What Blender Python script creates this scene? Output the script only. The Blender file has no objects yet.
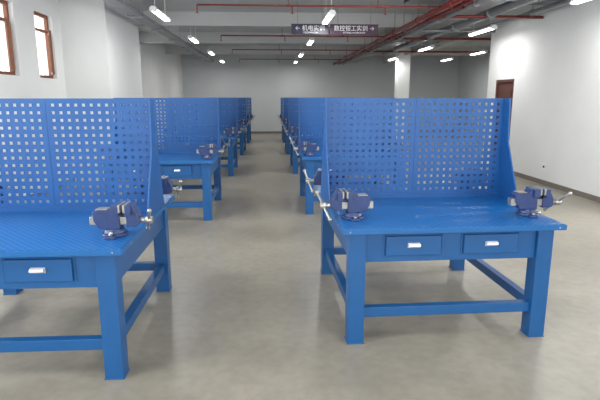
import bpy, bmesh, math, random
from mathutils import Vector, Matrix
random.seed(3)
S = bpy.context.scene
try:
    S.view_settings.view_transform = 'Standard'
except Exception: pass
COL = S.collection

def lin(r,g,b):
    f=lambda c:((c/255)/12.92 if c/255<=0.04045 else (((c/255)+0.055)/1.055)**2.4)
    return (f(r),f(g),f(b),1)

def mat(name,rgb,rough=0.5,metal=0.0,var=0.05,scale=6,bump=0.0,bscale=60,emit=None,estr=0,spec=0.5,coord='Object'):
    m=bpy.data.materials.new(name); m.use_nodes=True
    nt=m.node_tree; b=nt.nodes['Principled BSDF']
    b.inputs['Roughness'].default_value=rough; b.inputs['Metallic'].default_value=metal
    b.inputs['Specular IOR Level'].default_value=spec
    tc=nt.nodes.new('ShaderNodeTexCoord'); n=nt.nodes.new('ShaderNodeTexNoise')
    n.inputs['Scale'].default_value=scale; n.inputs['Detail'].default_value=5
    nt.links.new(tc.outputs[coord],n.inputs['Vector'])
    cr=nt.nodes.new('ShaderNodeValToRGB'); c=lin(*rgb)
    cr.color_ramp.elements[0].position=0.3; cr.color_ramp.elements[1].position=0.7
    cr.color_ramp.elements[0].color=(c[0]*(1-var),c[1]*(1-var),c[2]*(1-var),1)
    cr.color_ramp.elements[1].color=(min(1,c[0]*(1+var)),min(1,c[1]*(1+var)),min(1,c[2]*(1+var)),1)
    nt.links.new(n.outputs['Fac'],cr.inputs['Fac']); nt.links.new(cr.outputs['Color'],b.inputs['Base Color'])
    if bump>0:
        n2=nt.nodes.new('ShaderNodeTexNoise'); n2.inputs['Scale'].default_value=bscale
        nt.links.new(tc.outputs[coord],n2.inputs['Vector'])
        bp=nt.nodes.new('ShaderNodeBump'); bp.inputs['Strength'].default_value=bump; bp.inputs['Distance'].default_value=0.01
        nt.links.new(n2.outputs['Fac'],bp.inputs['Height']); nt.links.new(bp.outputs['Normal'],b.inputs['Normal'])
    if emit:
        b.inputs['Emission Color'].default_value=lin(*emit); b.inputs['Emission Strength'].default_value=estr
    return m

M_blue=mat('blue_powdercoat',(20,82,138),0.38,0,0.05,8)
M_board=mat('blue_pegboard_paint',(18,80,142),0.45,0,0.05,5)
M_edge=mat('blue_edge',(22,92,152),0.38)
M_handle=mat('handle_chrome',(225,225,225),0.25,0.4,0.02)
M_vise=mat('vise_paint',(38,58,104),0.38,0.0,0.15,30)
M_steel=mat('bare_steel',(172,170,164),0.3,0.75,0.12,40)
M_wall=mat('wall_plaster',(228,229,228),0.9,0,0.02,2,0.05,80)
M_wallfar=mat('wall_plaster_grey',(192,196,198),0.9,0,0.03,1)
M_ceil=mat('ceiling_plaster',(196,197,196),0.9,0,0.02,2)
M_base=mat('baseboard_tile',(120,112,105),0.4,0,0.05,5)
M_wood=mat('brown_window_frame',(120,70,44),0.5,0,0.15,12)
M_door=mat('brown_door',(88,52,42),0.45,0,0.15,6)
M_red=mat('red_pipe_paint',(126,46,42),0.4)
M_grey=mat('galvanised_duct',(145,148,152),0.4,0.3,0.08,6)
M_sign=mat('sign_panel',(62,34,62),0.4)
M_signb=mat('sign_panel_dark',(40,34,62),0.4)
M_white=mat('white_enamel',(235,235,235),0.4,0,0.01)
M_tube=mat('fluorescent_tube',(255,255,255),0.4,0,0,1,emit=(255,255,255),estr=9)
M_rubber=mat('black_plastic',(40,40,42),0.6)

def mat_mat():
    m=bpy.data.materials.new('blue_rubber_mat'); m.use_nodes=True
    nt=m.node_tree; b=nt.nodes['Principled BSDF']; b.inputs['Roughness'].default_value=0.32
    tc=nt.nodes.new('ShaderNodeTexCoord'); mp=nt.nodes.new('ShaderNodeMapping')
    mp.inputs['Rotation'].default_value=(0,0,math.radians(45))
    nt.links.new(tc.outputs['Object'],mp.inputs['Vector'])
    v=nt.nodes.new('ShaderNodeTexVoronoi'); v.inputs['Scale'].default_value=30; v.inputs['Randomness'].default_value=0.0
    nt.links.new(mp.outputs['Vector'],v.inputs['Vector'])
    cr=nt.nodes.new('ShaderNodeValToRGB')
    cr.color_ramp.elements[0].position=0.25; cr.color_ramp.elements[1].position=0.5
    cr.color_ramp.elements[0].color=lin(28,116,182); cr.color_ramp.elements[1].color=lin(12,76,142)
    nt.links.new(v.outputs['Distance'],cr.inputs['Fac']); nt.links.new(cr.outputs['Color'],b.inputs['Base Color'])
    bp=nt.nodes.new('ShaderNodeBump'); bp.inputs['Strength'].default_value=0.4; bp.inputs['Distance'].default_value=0.003; bp.invert=True
    nt.links.new(v.outputs['Distance'],bp.inputs['Height']); nt.links.new(bp.outputs['Normal'],b.inputs['Normal'])
    return m
M_mat=mat_mat()

def floor_mat():
    m=bpy.data.materials.new('concrete_floor'); m.use_nodes=True
    nt=m.node_tree; b=nt.nodes['Principled BSDF']
    tc=nt.nodes.new('ShaderNodeTexCoord')
    n=nt.nodes.new('ShaderNodeTexNoise'); n.inputs['Scale'].default_value=0.7; n.inputs['Detail'].default_value=9; n.inputs['Roughness'].default_value=0.66
    nt.links.new(tc.outputs['Object'],n.inputs['Vector'])
    cr=nt.nodes.new('ShaderNodeValToRGB'); e=cr.color_ramp.elements
    e[0].position=0.32; e[0].color=lin(124,119,108); e[1].position=0.68; e[1].color=lin(156,150,137)
    nt.links.new(n.outputs['Fac'],cr.inputs['Fac'])
    n3=nt.nodes.new('ShaderNodeTexNoise'); n3.inputs['Scale'].default_value=14; n3.inputs['Detail'].default_value=6
    nt.links.new(tc.outputs['Object'],n3.inputs['Vector'])
    cr2=nt.nodes.new('ShaderNodeValToRGB'); e=cr2.color_ramp.elements
    e[0].position=0.3; e[0].color=(0.84,0.84,0.84,1); e[1].position=0.6; e[1].color=(1,1,1,1)
    nt.links.new(n3.outputs['Fac'],cr2.inputs['Fac'])
    mx=nt.nodes.new('ShaderNodeMixRGB'); mx.blend_type='MULTIPLY'; mx.inputs['Fac'].default_value=0.8
    nt.links.new(cr.outputs['Color'],mx.inputs[1]); nt.links.new(cr2.outputs['Color'],mx.inputs[2])
    nt.links.new(mx.outputs['Color'],b.inputs['Base Color'])
    mr=nt.nodes.new('ShaderNodeMapRange'); mr.inputs['To Min'].default_value=0.24; mr.inputs['To Max'].default_value=0.44
    nt.links.new(n.outputs['Fac'],mr.inputs['Value']); nt.links.new(mr.outputs['Result'],b.inputs['Roughness'])
    return m
M_floor=floor_mat()

# ---------- mesh helpers
def box(bm,x0,x1,y0,y1,z0,z1,mi=0,taper=None):
    vs=[]
    for z in (z0,z1):
        s=1 if (z==z0 or not taper) else taper
        cx,cy=(x0+x1)/2,(y0+y1)/2
        for x,y in ((x0,y0),(x1,y0),(x1,y1),(x0,y1)):
            vs.append(bm.verts.new((cx+(x-cx)*s,cy+(y-cy)*s,z)))
    for f in ((3,2,1,0),(4,5,6,7),(0,1,5,4),(1,2,6,5),(2,3,7,6),(3,0,4,7)):
        fc=bm.faces.new([vs[i] for i in f]); fc.material_index=mi
def cyl(bm,p0,p1,r,mi=0,seg=20,r2=None):
    p0=Vector(p0);p1=Vector(p1);d=p1-p0
    q=d.to_track_quat('Z','Y').to_matrix().to_4x4()
    mtx=Matrix.Translation((p0+p1)/2)@q
    res=bmesh.ops.create_cone(bm,cap_ends=True,segments=seg,radius1=r,radius2=r if r2 is None else r2,depth=d.length,matrix=mtx)
    for v in res['verts']:
        for f in v.link_faces:
            f.material_index=mi
            if len(f.verts)==4: f.smooth=True
def ball(bm,p,r,mi=0):
    res=bmesh.ops.create_uvsphere(bm,u_segments=12,v_segments=8,radius=r,matrix=Matrix.Translation(p))
    for v in res['verts']:
        for f in v.link_faces: f.material_index=mi; f.smooth=True
def prism(bm,pts,axis,a,b,mi=0):
    def P(t,q): return (t,q[0],q[1]) if axis=='x' else (q[0],t,q[1])
    A=[bm.verts.new(P(a,q)) for q in pts]; B=[bm.verts.new(P(b,q)) for q in pts]
    n=len(pts); fs=[bm.faces.new(A[::-1]),bm.faces.new(B)]
    for i in range(n): fs.append(bm.faces.new((A[i],A[(i+1)%n],B[(i+1)%n],B[i])))
    for f in fs: f.material_index=mi
def mk(bm,name,mats):
    bmesh.ops.recalc_face_normals(bm,faces=bm.faces)
    me=bpy.data.meshes.new(name); bm.to_mesh(me); bm.free()
    for m in mats: me.materials.append(m)
    return me
def obj(name,me,loc=(0,0,0),rot=0,parent=None,bevel=0):
    o=bpy.data.objects.new(name,me); COL.objects.link(o); o.location=loc; o.rotation_euler=(0,0,rot)
    if parent: o.parent=parent
    if bevel:
        b=o.modifiers.new('bevel','BEVEL'); b.width=bevel; b.segments=2; b.limit_method='ANGLE'; b.angle_limit=math.radians(50)
    return o
def boxobj(name,dims,m,bevel=0,parent=None):
    bm=bmesh.new(); box(bm,*dims); return obj(name,mk(bm,name,[m]),bevel=bevel,parent=parent)

# ---------- workbench (origin: front edge centre on floor)
W=1.53; D=1.62; H=0.84; LG=0.112; BY=1.0; BT=1.672
def frame_mesh():
    bm=bmesh.new(); ix=W/2-0.055
    X=[(-ix,-ix+LG),(ix-LG,ix)]; Y=[(0.05,0.05+LG),(D-0.05-LG,D-0.05)]
    for x in X:
        for y in Y:
            box(bm,x[0],x[1],y[0],y[1],0.006,H-0.04)
            box(bm,x[0]-0.005,x[1]+0.005,y[0]-0.005,y[1]+0.005,0,0.007)
    za,zb=0.585,H-0.041
    for y in ((0.075,0.10),(D-0.10,D-0.075)):
        box(bm,-ix+LG,ix-LG,y[0],y[1],za,zb)
    for x in ((-ix+0.02,-ix+0.045),(ix-0.045,ix-0.02)):
        box(bm,x[0],x[1],0.05+LG,D-0.05-LG,za,zb)
    zr0,zr1=0.185,0.255
    for y in ((0.075,0.135),(D-0.135,D-0.075)):
        box(bm,-ix+LG,ix-LG,y[0],y[1],zr0,zr1)
    for x in ((-ix+0.028,-ix+0.088),(ix-0.088,ix-0.028)):
        box(bm,x[0],x[1],0.05+LG,D-0.05-LG,zr0,zr1)
    for cx in (-0.27,0.27):
        box(bm,cx-0.2,cx+0.2,0.10,0.55,0.60,zb)
        for s,y in ((-1,0.075),(1,D-0.075)):
            y0,y1=(y-0.006,y) if s<0 else (y,y+0.006)
            box(bm,cx-0.208,cx-0.196,y0,y1,0.625,0.775); box(bm,cx+0.196,cx+0.208,y0,y1,0.625,0.775)
            box(bm,cx-0.196,cx+0.196,y0,y1,0.625,0.632); box(bm,cx-0.196,cx+0.196,y0,y1,0.768,0.775)
    return mk(bm,'frame',[M_blue])
def top_mesh():
    bm=bmesh.new()
    box(bm,-W/2,W/2,0,D,H-0.04,H-0.004,0)
    for s in (-1,1):
        cyl(bm,(s*(W/2-0.05),-0.004,H-0.022),(s*(W/2-0.05),0.0,H-0.022),0.006,1,8)
        for y in (0.2,D-0.2): cyl(bm,(s*(W/2),y,H-0.022),(s*(W/2+0.004),y,H-0.022),0.006,1,8)
    return mk(bm,'tabletop',[M_edge,M_steel])
def matm():
    bm=bmesh.new(); box(bm,-W/2+0.008,W/2-0.008,0.008,D-0.008,H-0.004,H,0); return mk(bm,'rubber_mat',[M_mat])
def drawer_mesh():
    bm=bmesh.new()
    box(bm,-0.19,0.19,-0.018,0,-0.066,0.066,0)
    box(bm,-0.042,0.042,-0.022,-0.018,-0.014,0.02,1)
    prism(bm,[(-0.048,0.0),(-0.022,-0.012),(-0.022,0.017),(-0.042,0.017)],'x',-0.04,0.04,1)
    return mk(bm,'drawer',[M_blue,M_handle])
def peg_mesh():
    bm=bmesh.new(); z0=H+0.03; z1=BT
    def half(x0,x1):
        pitch=0.0545; hole=0.0215
        def cuts(a,b):
            n=int((b-a-0.03)/pitch); m=((b-a)-(n-1)*pitch-hole)/2
            r=[(a,False)]; t=a+m
            for i in range(n):
                r.append((t,True)); r.append((t+hole,False)); t+=pitch
            r.append((b,False)); return r
        cx=cuts(x0,x1); cz=cuts(z0,z1)
        V=[[bm.verts.new((x[0],0,z[0])) for z in cz] for x in cx]
        for i in range(len(cx)-1):
            for j in range(len(cz)-1):
                if cx[i][1] and cz[j][1]: continue
                bm.faces.new((V[i][j],V[i+1][j],V[i+1][j+1],V[i][j+1]))
    half(-W/2+0.01,-0.001); half(0.001,W/2-0.01)
    return mk(bm,'pegboard',[M_board])
def pegframe_mesh():
    bm=bmesh.new()
    for x in (-W/2,W/2-0.012):
        prism(bm,[(-0.36,H),(0.2,H),(0.03,BT-0.25),(0.03,BT),(-0.09,BT),(-0.11,BT-0.35)],'x',x,x+0.012)
    box(bm,-W/2+0.012,W/2-0.012,0.006,0.028,BT-0.02,BT-0.002)
    box(bm,-W/2+0.012,W/2-0.012,-0.012,0.028,H,H+0.035)
    box(bm,-0.012,0.012,0.003,0.026,H+0.035,BT-0.02)
    return mk(bm,'pegboard_frame',[M_board])
ME=dict(frame=frame_mesh(),top=top_mesh(),mat=matm(),drw=drawer_mesh(),peg=peg_mesh(),pf=pegframe_mesh())

def vise_mesh():
    bm=bmesh.new()
    cyl(bm,(0,0,0),(0,0,0.02),0.078,0,28)
    for s in (-1,1):
        box(bm,-0.03,0.03,min(s*0.06,s*0.11),max(s*0.06,s*0.11),0,0.018,0)
        cyl(bm,(0,s*0.09,0.018),(0,s*0.09,0.032),0.012,1,6)
    cyl(bm,(0,0,0.02),(0,0,0.05),0.068,0,28,r2=0.055)
    prism(bm,[(-0.11,0.10),(-0.08,0.05),(0.045,0.05),(0.045,0.13),(0.05,0.135),(0.05,0.195),(0.0,0.195),(-0.02,0.165),(-0.10,0.165),(-0.115,0.15)],'y',-0.048,0.048,0)
    box(bm,-0.098,-0.025,-0.04,0.04,0.165,0.172,1)
    box(bm,0.008,0.05,-0.075,0.075,0.14,0.197,0)
    box(bm,0.046,0.06,-0.074,0.074,0.155,0.203,1)
    box(bm,-0.14,0.13,-0.032,0.032,0.072,0.124,1)
    prism(bm,[(0.085,0.06),(0.15,0.065),(0.165,0.09),(0.16,0.13),(0.135,0.175),(0.125,0.197),(0.085,0.197)],'y',-0.045,0.045,0)
    box(bm,0.088,0.122,-0.075,0.075,0.14,0.198,0)
    box(bm,0.076,0.09,-0.074,0.074,0.155,0.203,1)
    cyl(bm,(0.155,0,0.095),(0.195,0,0.095),0.017,1)
    cyl(bm,(0.19,0,0.095),(0.235,0,0.095),0.024,1)
    d=Vector((0.25,-0.75,0.6)).normalized()*0.13; c=Vector((0.212,0,0.095))
    cyl(bm,c-d,c+d,0.009,1,12); ball(bm,c-d,0.014,1); ball(bm,c+d,0.014,1)
    cyl(bm,(0.0,-0.06,0.035),(0.02,-0.13,0.045),0.007,1,10); ball(bm,(0.02,-0.13,0.045),0.011,1)
    return mk(bm,'bench_vise',[M_vise,M_steel])
VM=vise_mesh()

def bench(x,y,rot=0):
    e=bpy.data.objects.new('workbench',None); COL.objects.link(e); e.location=(x,y,0); e.rotation_euler=(0,0,rot)
    obj('frame',ME['frame'],parent=e,bevel=0.004)
    obj('tabletop',ME['top'],parent=e,bevel=0.004)
    obj('rubber_mat',ME['mat'],parent=e)
    for i,cx in enumerate((-0.27,0.27)):
        obj('drawer_%d'%(i+1),ME['drw'],(cx,0.075,0.70),parent=e,bevel=0.003)
        obj('rear_drawer_%d'%(i+1),ME['drw'],(cx,D-0.075,0.70),math.pi,parent=e,bevel=0.003)
    p=obj('pegboard',ME['peg'],(0,BY,0),parent=e)
    so=p.modifiers.new('s','SOLIDIFY'); so.thickness=0.003; so.offset=0
    obj('pegboard_frame',ME['pf'],(0,BY,0),parent=e)
    R=Matrix.Rotation(rot,3,'Z')
    for sx in (-1,1):
        for vy in (0.3,D-0.27):
            q=R@Vector((sx*0.645,vy,0))
            obj('bench_vise',VM,(x+q.x,y+q.y,H+0.0005),rot+(0 if sx>0 else math.pi)+random.uniform(-.06,.06),bevel=0.004)
for i in range(5):
    bench(-1.615+0.02*i+(0.06 if i else 0),2.77+4.0*i)
    bench(1.23-0.01*i,3.12+3.95*i+(0.02 if i==0 else 0),math.radians(1.3) if i==0 else 0)

# ---------- room shell
YB,YF=-3.0,24.0; XL,XR=-4.0,5.35; XR2=9.0; CZ=3.65; T=0.24; YE=12.3
boxobj('floor',(XL-T,XR2+T,YB-T,YF+T,-0.1,0),M_floor)
boxobj('ceiling',(XL-T,XR2+T,YB-T,YF+T,CZ,CZ+0.12),M_ceil)
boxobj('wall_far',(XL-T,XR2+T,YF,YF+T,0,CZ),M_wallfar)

def wall_y(name,x0,x1,y0,y1,ops,m):
    bm=bmesh.new(); y=y0
    for (a,b,z0,z1) in ops:
        box(bm,x0,x1,y,a,0,CZ)
        if z0>0: box(bm,x0,x1,a,b,0,z0)
        box(bm,x0,x1,a,b,z1,CZ); y=b
    box(bm,x0,x1,y,y1,0,CZ)
    return obj(name,mk(bm,name,[m]))
LW=[(0.6,2.0,1.0,3.15),(3.2,4.6,1.0,3.15),(6.2,6.9,2.02,3.15),(7.75,8.53,2.02,3.15),(9.25,9.97,2.02,3.15),(15.2,16.4,2.5,3.1)]
wall_y('wall_left',XL-T,XL,YB,YF,LW,M_wall)
RW=[(-1.5,1.5,0.9,2.9),(3.2,6.6,0.9,2.9),(10.95,11.85,0,2.08)]
wall_y('wall_right',XR,XR+T,YB,YE,RW,M_wall)
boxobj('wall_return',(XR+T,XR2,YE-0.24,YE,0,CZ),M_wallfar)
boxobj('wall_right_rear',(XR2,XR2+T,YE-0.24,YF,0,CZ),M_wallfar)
bm=bmesh.new()
xs=[XL-T,-3.2,-0.4,0.4,4.6,XR+T]
for i,(a,b) in enumerate(zip(xs[:-1],xs[1:])):
    if i in (1,3):  # unseen openings added so light can enter from behind the camera
        box(bm,a,b,YB-T,YB,0,0.8); box(bm,a,b,YB-T,YB,3.1,CZ)
    else: box(bm,a,b,YB-T,YB,0,CZ)
obj('wall_back',mk(bm,'wall_back',[M_wall]))
boxobj('pillar',(XL,-3.14,10.34,12.85,0,CZ),M_wall)
boxobj('pillar',(4.85,5.3,19.2,19.65,0,CZ),M_wall)

def window(n,side,a,b,z0,z1):
    bm=bmesh.new(); x=XL-0.13 if side=='L' else XR+0.07; t=0.055; w=0.06
    box(bm,x,x+w,a,a+t,z0,z1); box(bm,x,x+w,b-t,b,z0,z1)
    box(bm,x,x+w,a+t,b-t,z0,z0+t); box(bm,x,x+w,a+t,b-t,z1-t,z1)
    zz=z0+(z1-z0)*0.72
    if z1-z0>0.7: box(bm,x,x+w,a+t,b-t,zz,zz+0.045)
    k=max(1,round((b-a)/0.7))
    for i in range(1,k):
        yy=a+(b-a)*i/k; box(bm,x+0.002,x+w-0.002,yy-0.025,yy+0.025,z0+t,z1-t)
    if side=='L' and 7<a<10:
        L=b-a-2*t; s0=z0+t+0.01; s1=zz-0.01; q=0.045
        vs0=set(bm.verts)
        for (u0,u1,c0,c1) in ((0,q,s0,s1),(L-q,L,s0,s1),(q,L-q,s0,s0+q),(q,L-q,s1-q,s1)):
            box(bm,-0.02,0.02,-u1,-u0,c0,c1)
        new=[v for v in bm.verts if v not in vs0]
        bmesh.ops.rotate(bm,verts=new,cent=(0,0,0),matrix=Matrix.Rotation(math.radians(24),3,'Z'))
        bmesh.ops.translate(bm,verts=new,vec=(x+w+0.012,b-t,0))
    return obj('window_%d'%n,mk(bm,'window',[M_wood]),bevel=0.004)
n=1
for o in LW: window(n,'L',*o); n+=1
for o in RW[:2]: window(n,'R',*o); n+=1
bm=bmesh.new(); a,b,_,z1=RW[2]
a+=0.002; b-=0.002; z1-=0.002
box(bm,XR+0.002,XR+0.1,a,a+0.06,0,z1); box(bm,XR+0.002,XR+0.1,b-0.06,b,0,z1); box(bm,XR+0.002,XR+0.1,a+0.06,b-0.06,z1-0.06,z1)
box(bm,XR+0.04,XR+0.08,a+0.06,b-0.06,0.005,z1-0.06)
for z in (0.2,1.1): box(bm,XR+0.03,XR+0.04,a+0.17,b-0.17,z,z+0.75)
cyl(bm,(XR+0.04,a+0.13,1.0),(XR-0.03,a+0.13,1.0),0.012,1); cyl(bm,(XR-0.03,a+0.12,1.0),(XR-0.03,a+0.25,1.0),0.009,1)
obj('door_1',mk(bm,'door',[M_door,M_steel]),bevel=0.004)
boxobj('baseboard_right',(XR-0.012,XR,YB,10.94,0,0.09),M_base)
boxobj('baseboard_left',(XL,XL+0.012,YB,10.33,0,0.09),M_base)
boxobj('baseboard_far',(XL,XR2,YF-0.012,YF,0,0.1),M_base)
for i,y in enumerate((4.4,8.4,12.5,16.3,20.3)):
    boxobj('ceiling_beam',(XL,XR if y<12.2 else XR2,y,y+0.3,3.34,CZ),M_ceil)
boxobj('ceiling_beam',(XR,XR+0.28,YE,YF,3.25,CZ),M_ceil)

def lamp(x,y,z=3.18,L=1.25):
    bm=bmesh.new()
    prism(bm,[(-0.07,0),(0.07,0),(0.035,0.05),(-0.035,0.05)],'y',-L/2,L/2,0)
    for s in (-1,1):
        cyl(bm,(s*0.033,-L/2+0.04,-0.016),(s*0.033,L/2-0.04,-0.016),0.018,1,12)
        box(bm,-0.06,0.06,min(s*(L/2-0.04),s*L/2),max(s*(L/2-0.04),s*L/2),-0.036,0,0)
        cyl(bm,(0,s*0.45,0.05),(0,s*0.45,CZ-z),0.006,0,8)
    o=obj('fluorescent_lamp',mk(bm,'fluorescent_lamp',[M_white,M_tube]),(x,y,z))
    l=bpy.data.lights.new('lamp_light','AREA'); l.shape='RECTANGLE'; l.size=0.16; l.size_y=L; l.energy=27; l.color=(1,0.99,0.96)
    lo=bpy.data.objects.new('lamp_light',l); COL.objects.link(lo); lo.parent=o; lo.location=(0,0,-0.05)
for y in (1.8,5.8,9.9,14.0,18.0,22): lamp(-2.0,y)
for y in (2.0,6.0,10.1,14.4,18.6,22.3): lamp(1.15,y)
for y in (3.5,7.2,11.2,15.2,19.2): lamp(4.65,y,3.1)
for y in (14.5,17.5,20.6): lamp(7.2,y)  # lamp row added to lighten the dark rear right area

# hanging sign
bm=bmesh.new()
box(bm,0.47,1.25,10.98,11.02,2.98,3.19,1); box(bm,1.29,2.31,10.98,11.02,2.98,3.19,0)
for x in (0.6,1.12,1.45,2.15): cyl(bm,(x,11,3.19),(x,11,CZ),0.006,2,8)
sg=obj('hanging_direction_sign',mk(bm,'sign',[M_sign,M_signb,M_grey]))
def txt(s,x,size,z=3.085):
    c=bpy.data.curves.new('sign_text','FONT'); c.body=s; c.size=size; c.extrude=0.001; c.align_x='CENTER'; c.align_y='CENTER'
    c.materials.append(M_white)
    o=bpy.data.objects.new('sign_text',c); COL.objects.link(o); o.location=(x,10.976,z); o.rotation_euler=(math.pi/2,0,0); o.parent=sg
txt('← 机电实训',0.86,0.12,3.10); txt('数控钳工实训 →',1.8,0.12,3.10)
txt('MECHANICAL',0.88,0.05,3.015); txt('FITTING WORKSHOP',1.8,0.05,3.015)

# exposed ceiling piping (separate pipes and conduit merged into one mesh)
bm=bmesh.new()
def run(bm,p0,p1,r,hang=True,mi=0):
    cyl(bm,p0,p1,r,mi,16)
    P0=Vector(p0);P1=Vector(p1);d=(P1-P0);L=d.length;d.normalize(); k=int(L/2)
    for i in range(1,k+1):
        c=P0+d*(L*i/(k+1)); cyl(bm,c-d*0.04,c+d*0.04,r*1.25,mi,16)
        if hang: cyl(bm,c,(c.x,c.y,CZ),0.006,mi,6)
run(bm,(3.0,YB,3.2),(3.0,23.9,3.2),0.05)
run(bm,(3.22,YB,3.2),(3.22,23.9,3.2),0.035)
run(bm,(3.42,YB,3.2),(3.42,23.9,3.2),0.045,True,1)
for y in (8.95,13.2,17.0,21.1):
    run(bm,(-1.2,y,3.2),(3.4,y,3.2),0.016)
    for x in (-1.2,0.4,2.0):
        cyl(bm,(x,y,3.2),(x,y,3.08),0.01,0,8); cyl(bm,(x,y,3.08),(x,y,3.07),0.025,0,10)
run(bm,(3.0,9.9,3.2),(5.3,9.9,3.2),0.03,False)
run(bm,(3.0,12.0,3.2),(5.3,12.0,3.2),0.03,False,1)
run(bm,(3.0,13.6,3.2),(8.6,13.6,3.2),0.03,False)
run(bm,(3.0,17.4,3.2),(8.6,17.4,3.2),0.03,False)
for x,r in ((4.25,0.09),(5.05,0.05)):
    run(bm,(x,YB,3.27),(x,19.0,3.27),r,True,1)
obj('ceiling_piping',mk(bm,'ceiling_piping',[M_red,M_grey]))
def tray(x,w,z):
    bm=bmesh.new()
    box(bm,x,x+w,YB,23.9,z,z+0.01); box(bm,x,x+0.01,YB,23.9,z+0.01,z+0.08); box(bm,x+w-0.01,x+w,YB,23.9,z+0.01,z+0.08)
    for i in range(12):
        y=YB+1+i*2.1; box(bm,x-0.05,x+w+0.05,y,y+0.04,z-0.03,z)
        for xx in (x-0.04,x+w+0.04): cyl(bm,(xx,y+0.02,z),(xx,y+0.02,CZ),0.006,0,6)
    obj('cable_tray',mk(bm,'cable_tray',[M_grey]))
tray(3.68,0.36,3.27)
tray(-2.75,0.22,3.26)
bm=bmesh.new()
box(bm,2.5,5.34,9.25,9.65,3.38,3.6)
for x in (2.5,3.2,3.9,4.6,5.3): box(bm,x,x+0.03,9.23,9.67,3.36,3.62)
obj('ventilation_duct',mk(bm,'ventilation_duct',[M_grey]))

bm=bmesh.new()
box(bm,XR-0.012,XR,9.36,9.48,0.29,0.41,0); box(bm,XR-0.014,XR-0.012,9.39,9.45,0.33,0.37,1)
obj('wall_outlet',mk(bm,'wall_outlet',[M_white,M_rubber]),bevel=0.002)

# ---------- daylight
w=bpy.data.worlds.new('world'); S.world=w; w.use_nodes=True
bg=w.node_tree.nodes['Background']; bg.inputs[0].default_value=(0.97,0.99,1,1); bg.inputs[1].default_value=4.0
def daylight(name,loc,rot,sx,sy,e):
    l=bpy.data.lights.new(name,'AREA'); l.shape='RECTANGLE'; l.size=sx; l.size_y=sy; l.energy=e; l.color=(0.95,0.98,1)
    o=bpy.data.objects.new(name,l); COL.objects.link(o); o.location=loc; o.rotation_euler=rot
R=math.radians
daylight('added_back_fill',(-1.8,YB-0.3,1.95),(R(90),0,0),2.7,2.2,50)  # fill light added behind the camera, at an invented wall opening
daylight('added_back_fill',(2.5,YB-0.3,1.95),(R(90),0,0),4.1,2.2,75)  # second added fill, at the wider invented opening
daylight('daylight_right_window',(XR+0.3,4.9,1.9),(0,R(90),0),1.9,3.3,240)
daylight('daylight_right_window',(XR+0.3,0,1.9),(0,R(90),0),1.9,2.9,50)
daylight('daylight_left_window',(XL-0.3,1.3,2.0),(0,R(-90),0),2,1.3,120)
daylight('daylight_left_window',(XL-0.3,3.9,2.0),(0,R(-90),0),2,1.3,160)

# ---------- camera
c=bpy.data.cameras.new('camera'); c.lens=30; c.sensor_width=36; c.clip_end=200
co=bpy.data.objects.new('camera',c); COL.objects.link(co)
co.location=(0,0,1.68); co.rotation_euler=(R(90-11.6),0,R(-3.4))
S.camera=co
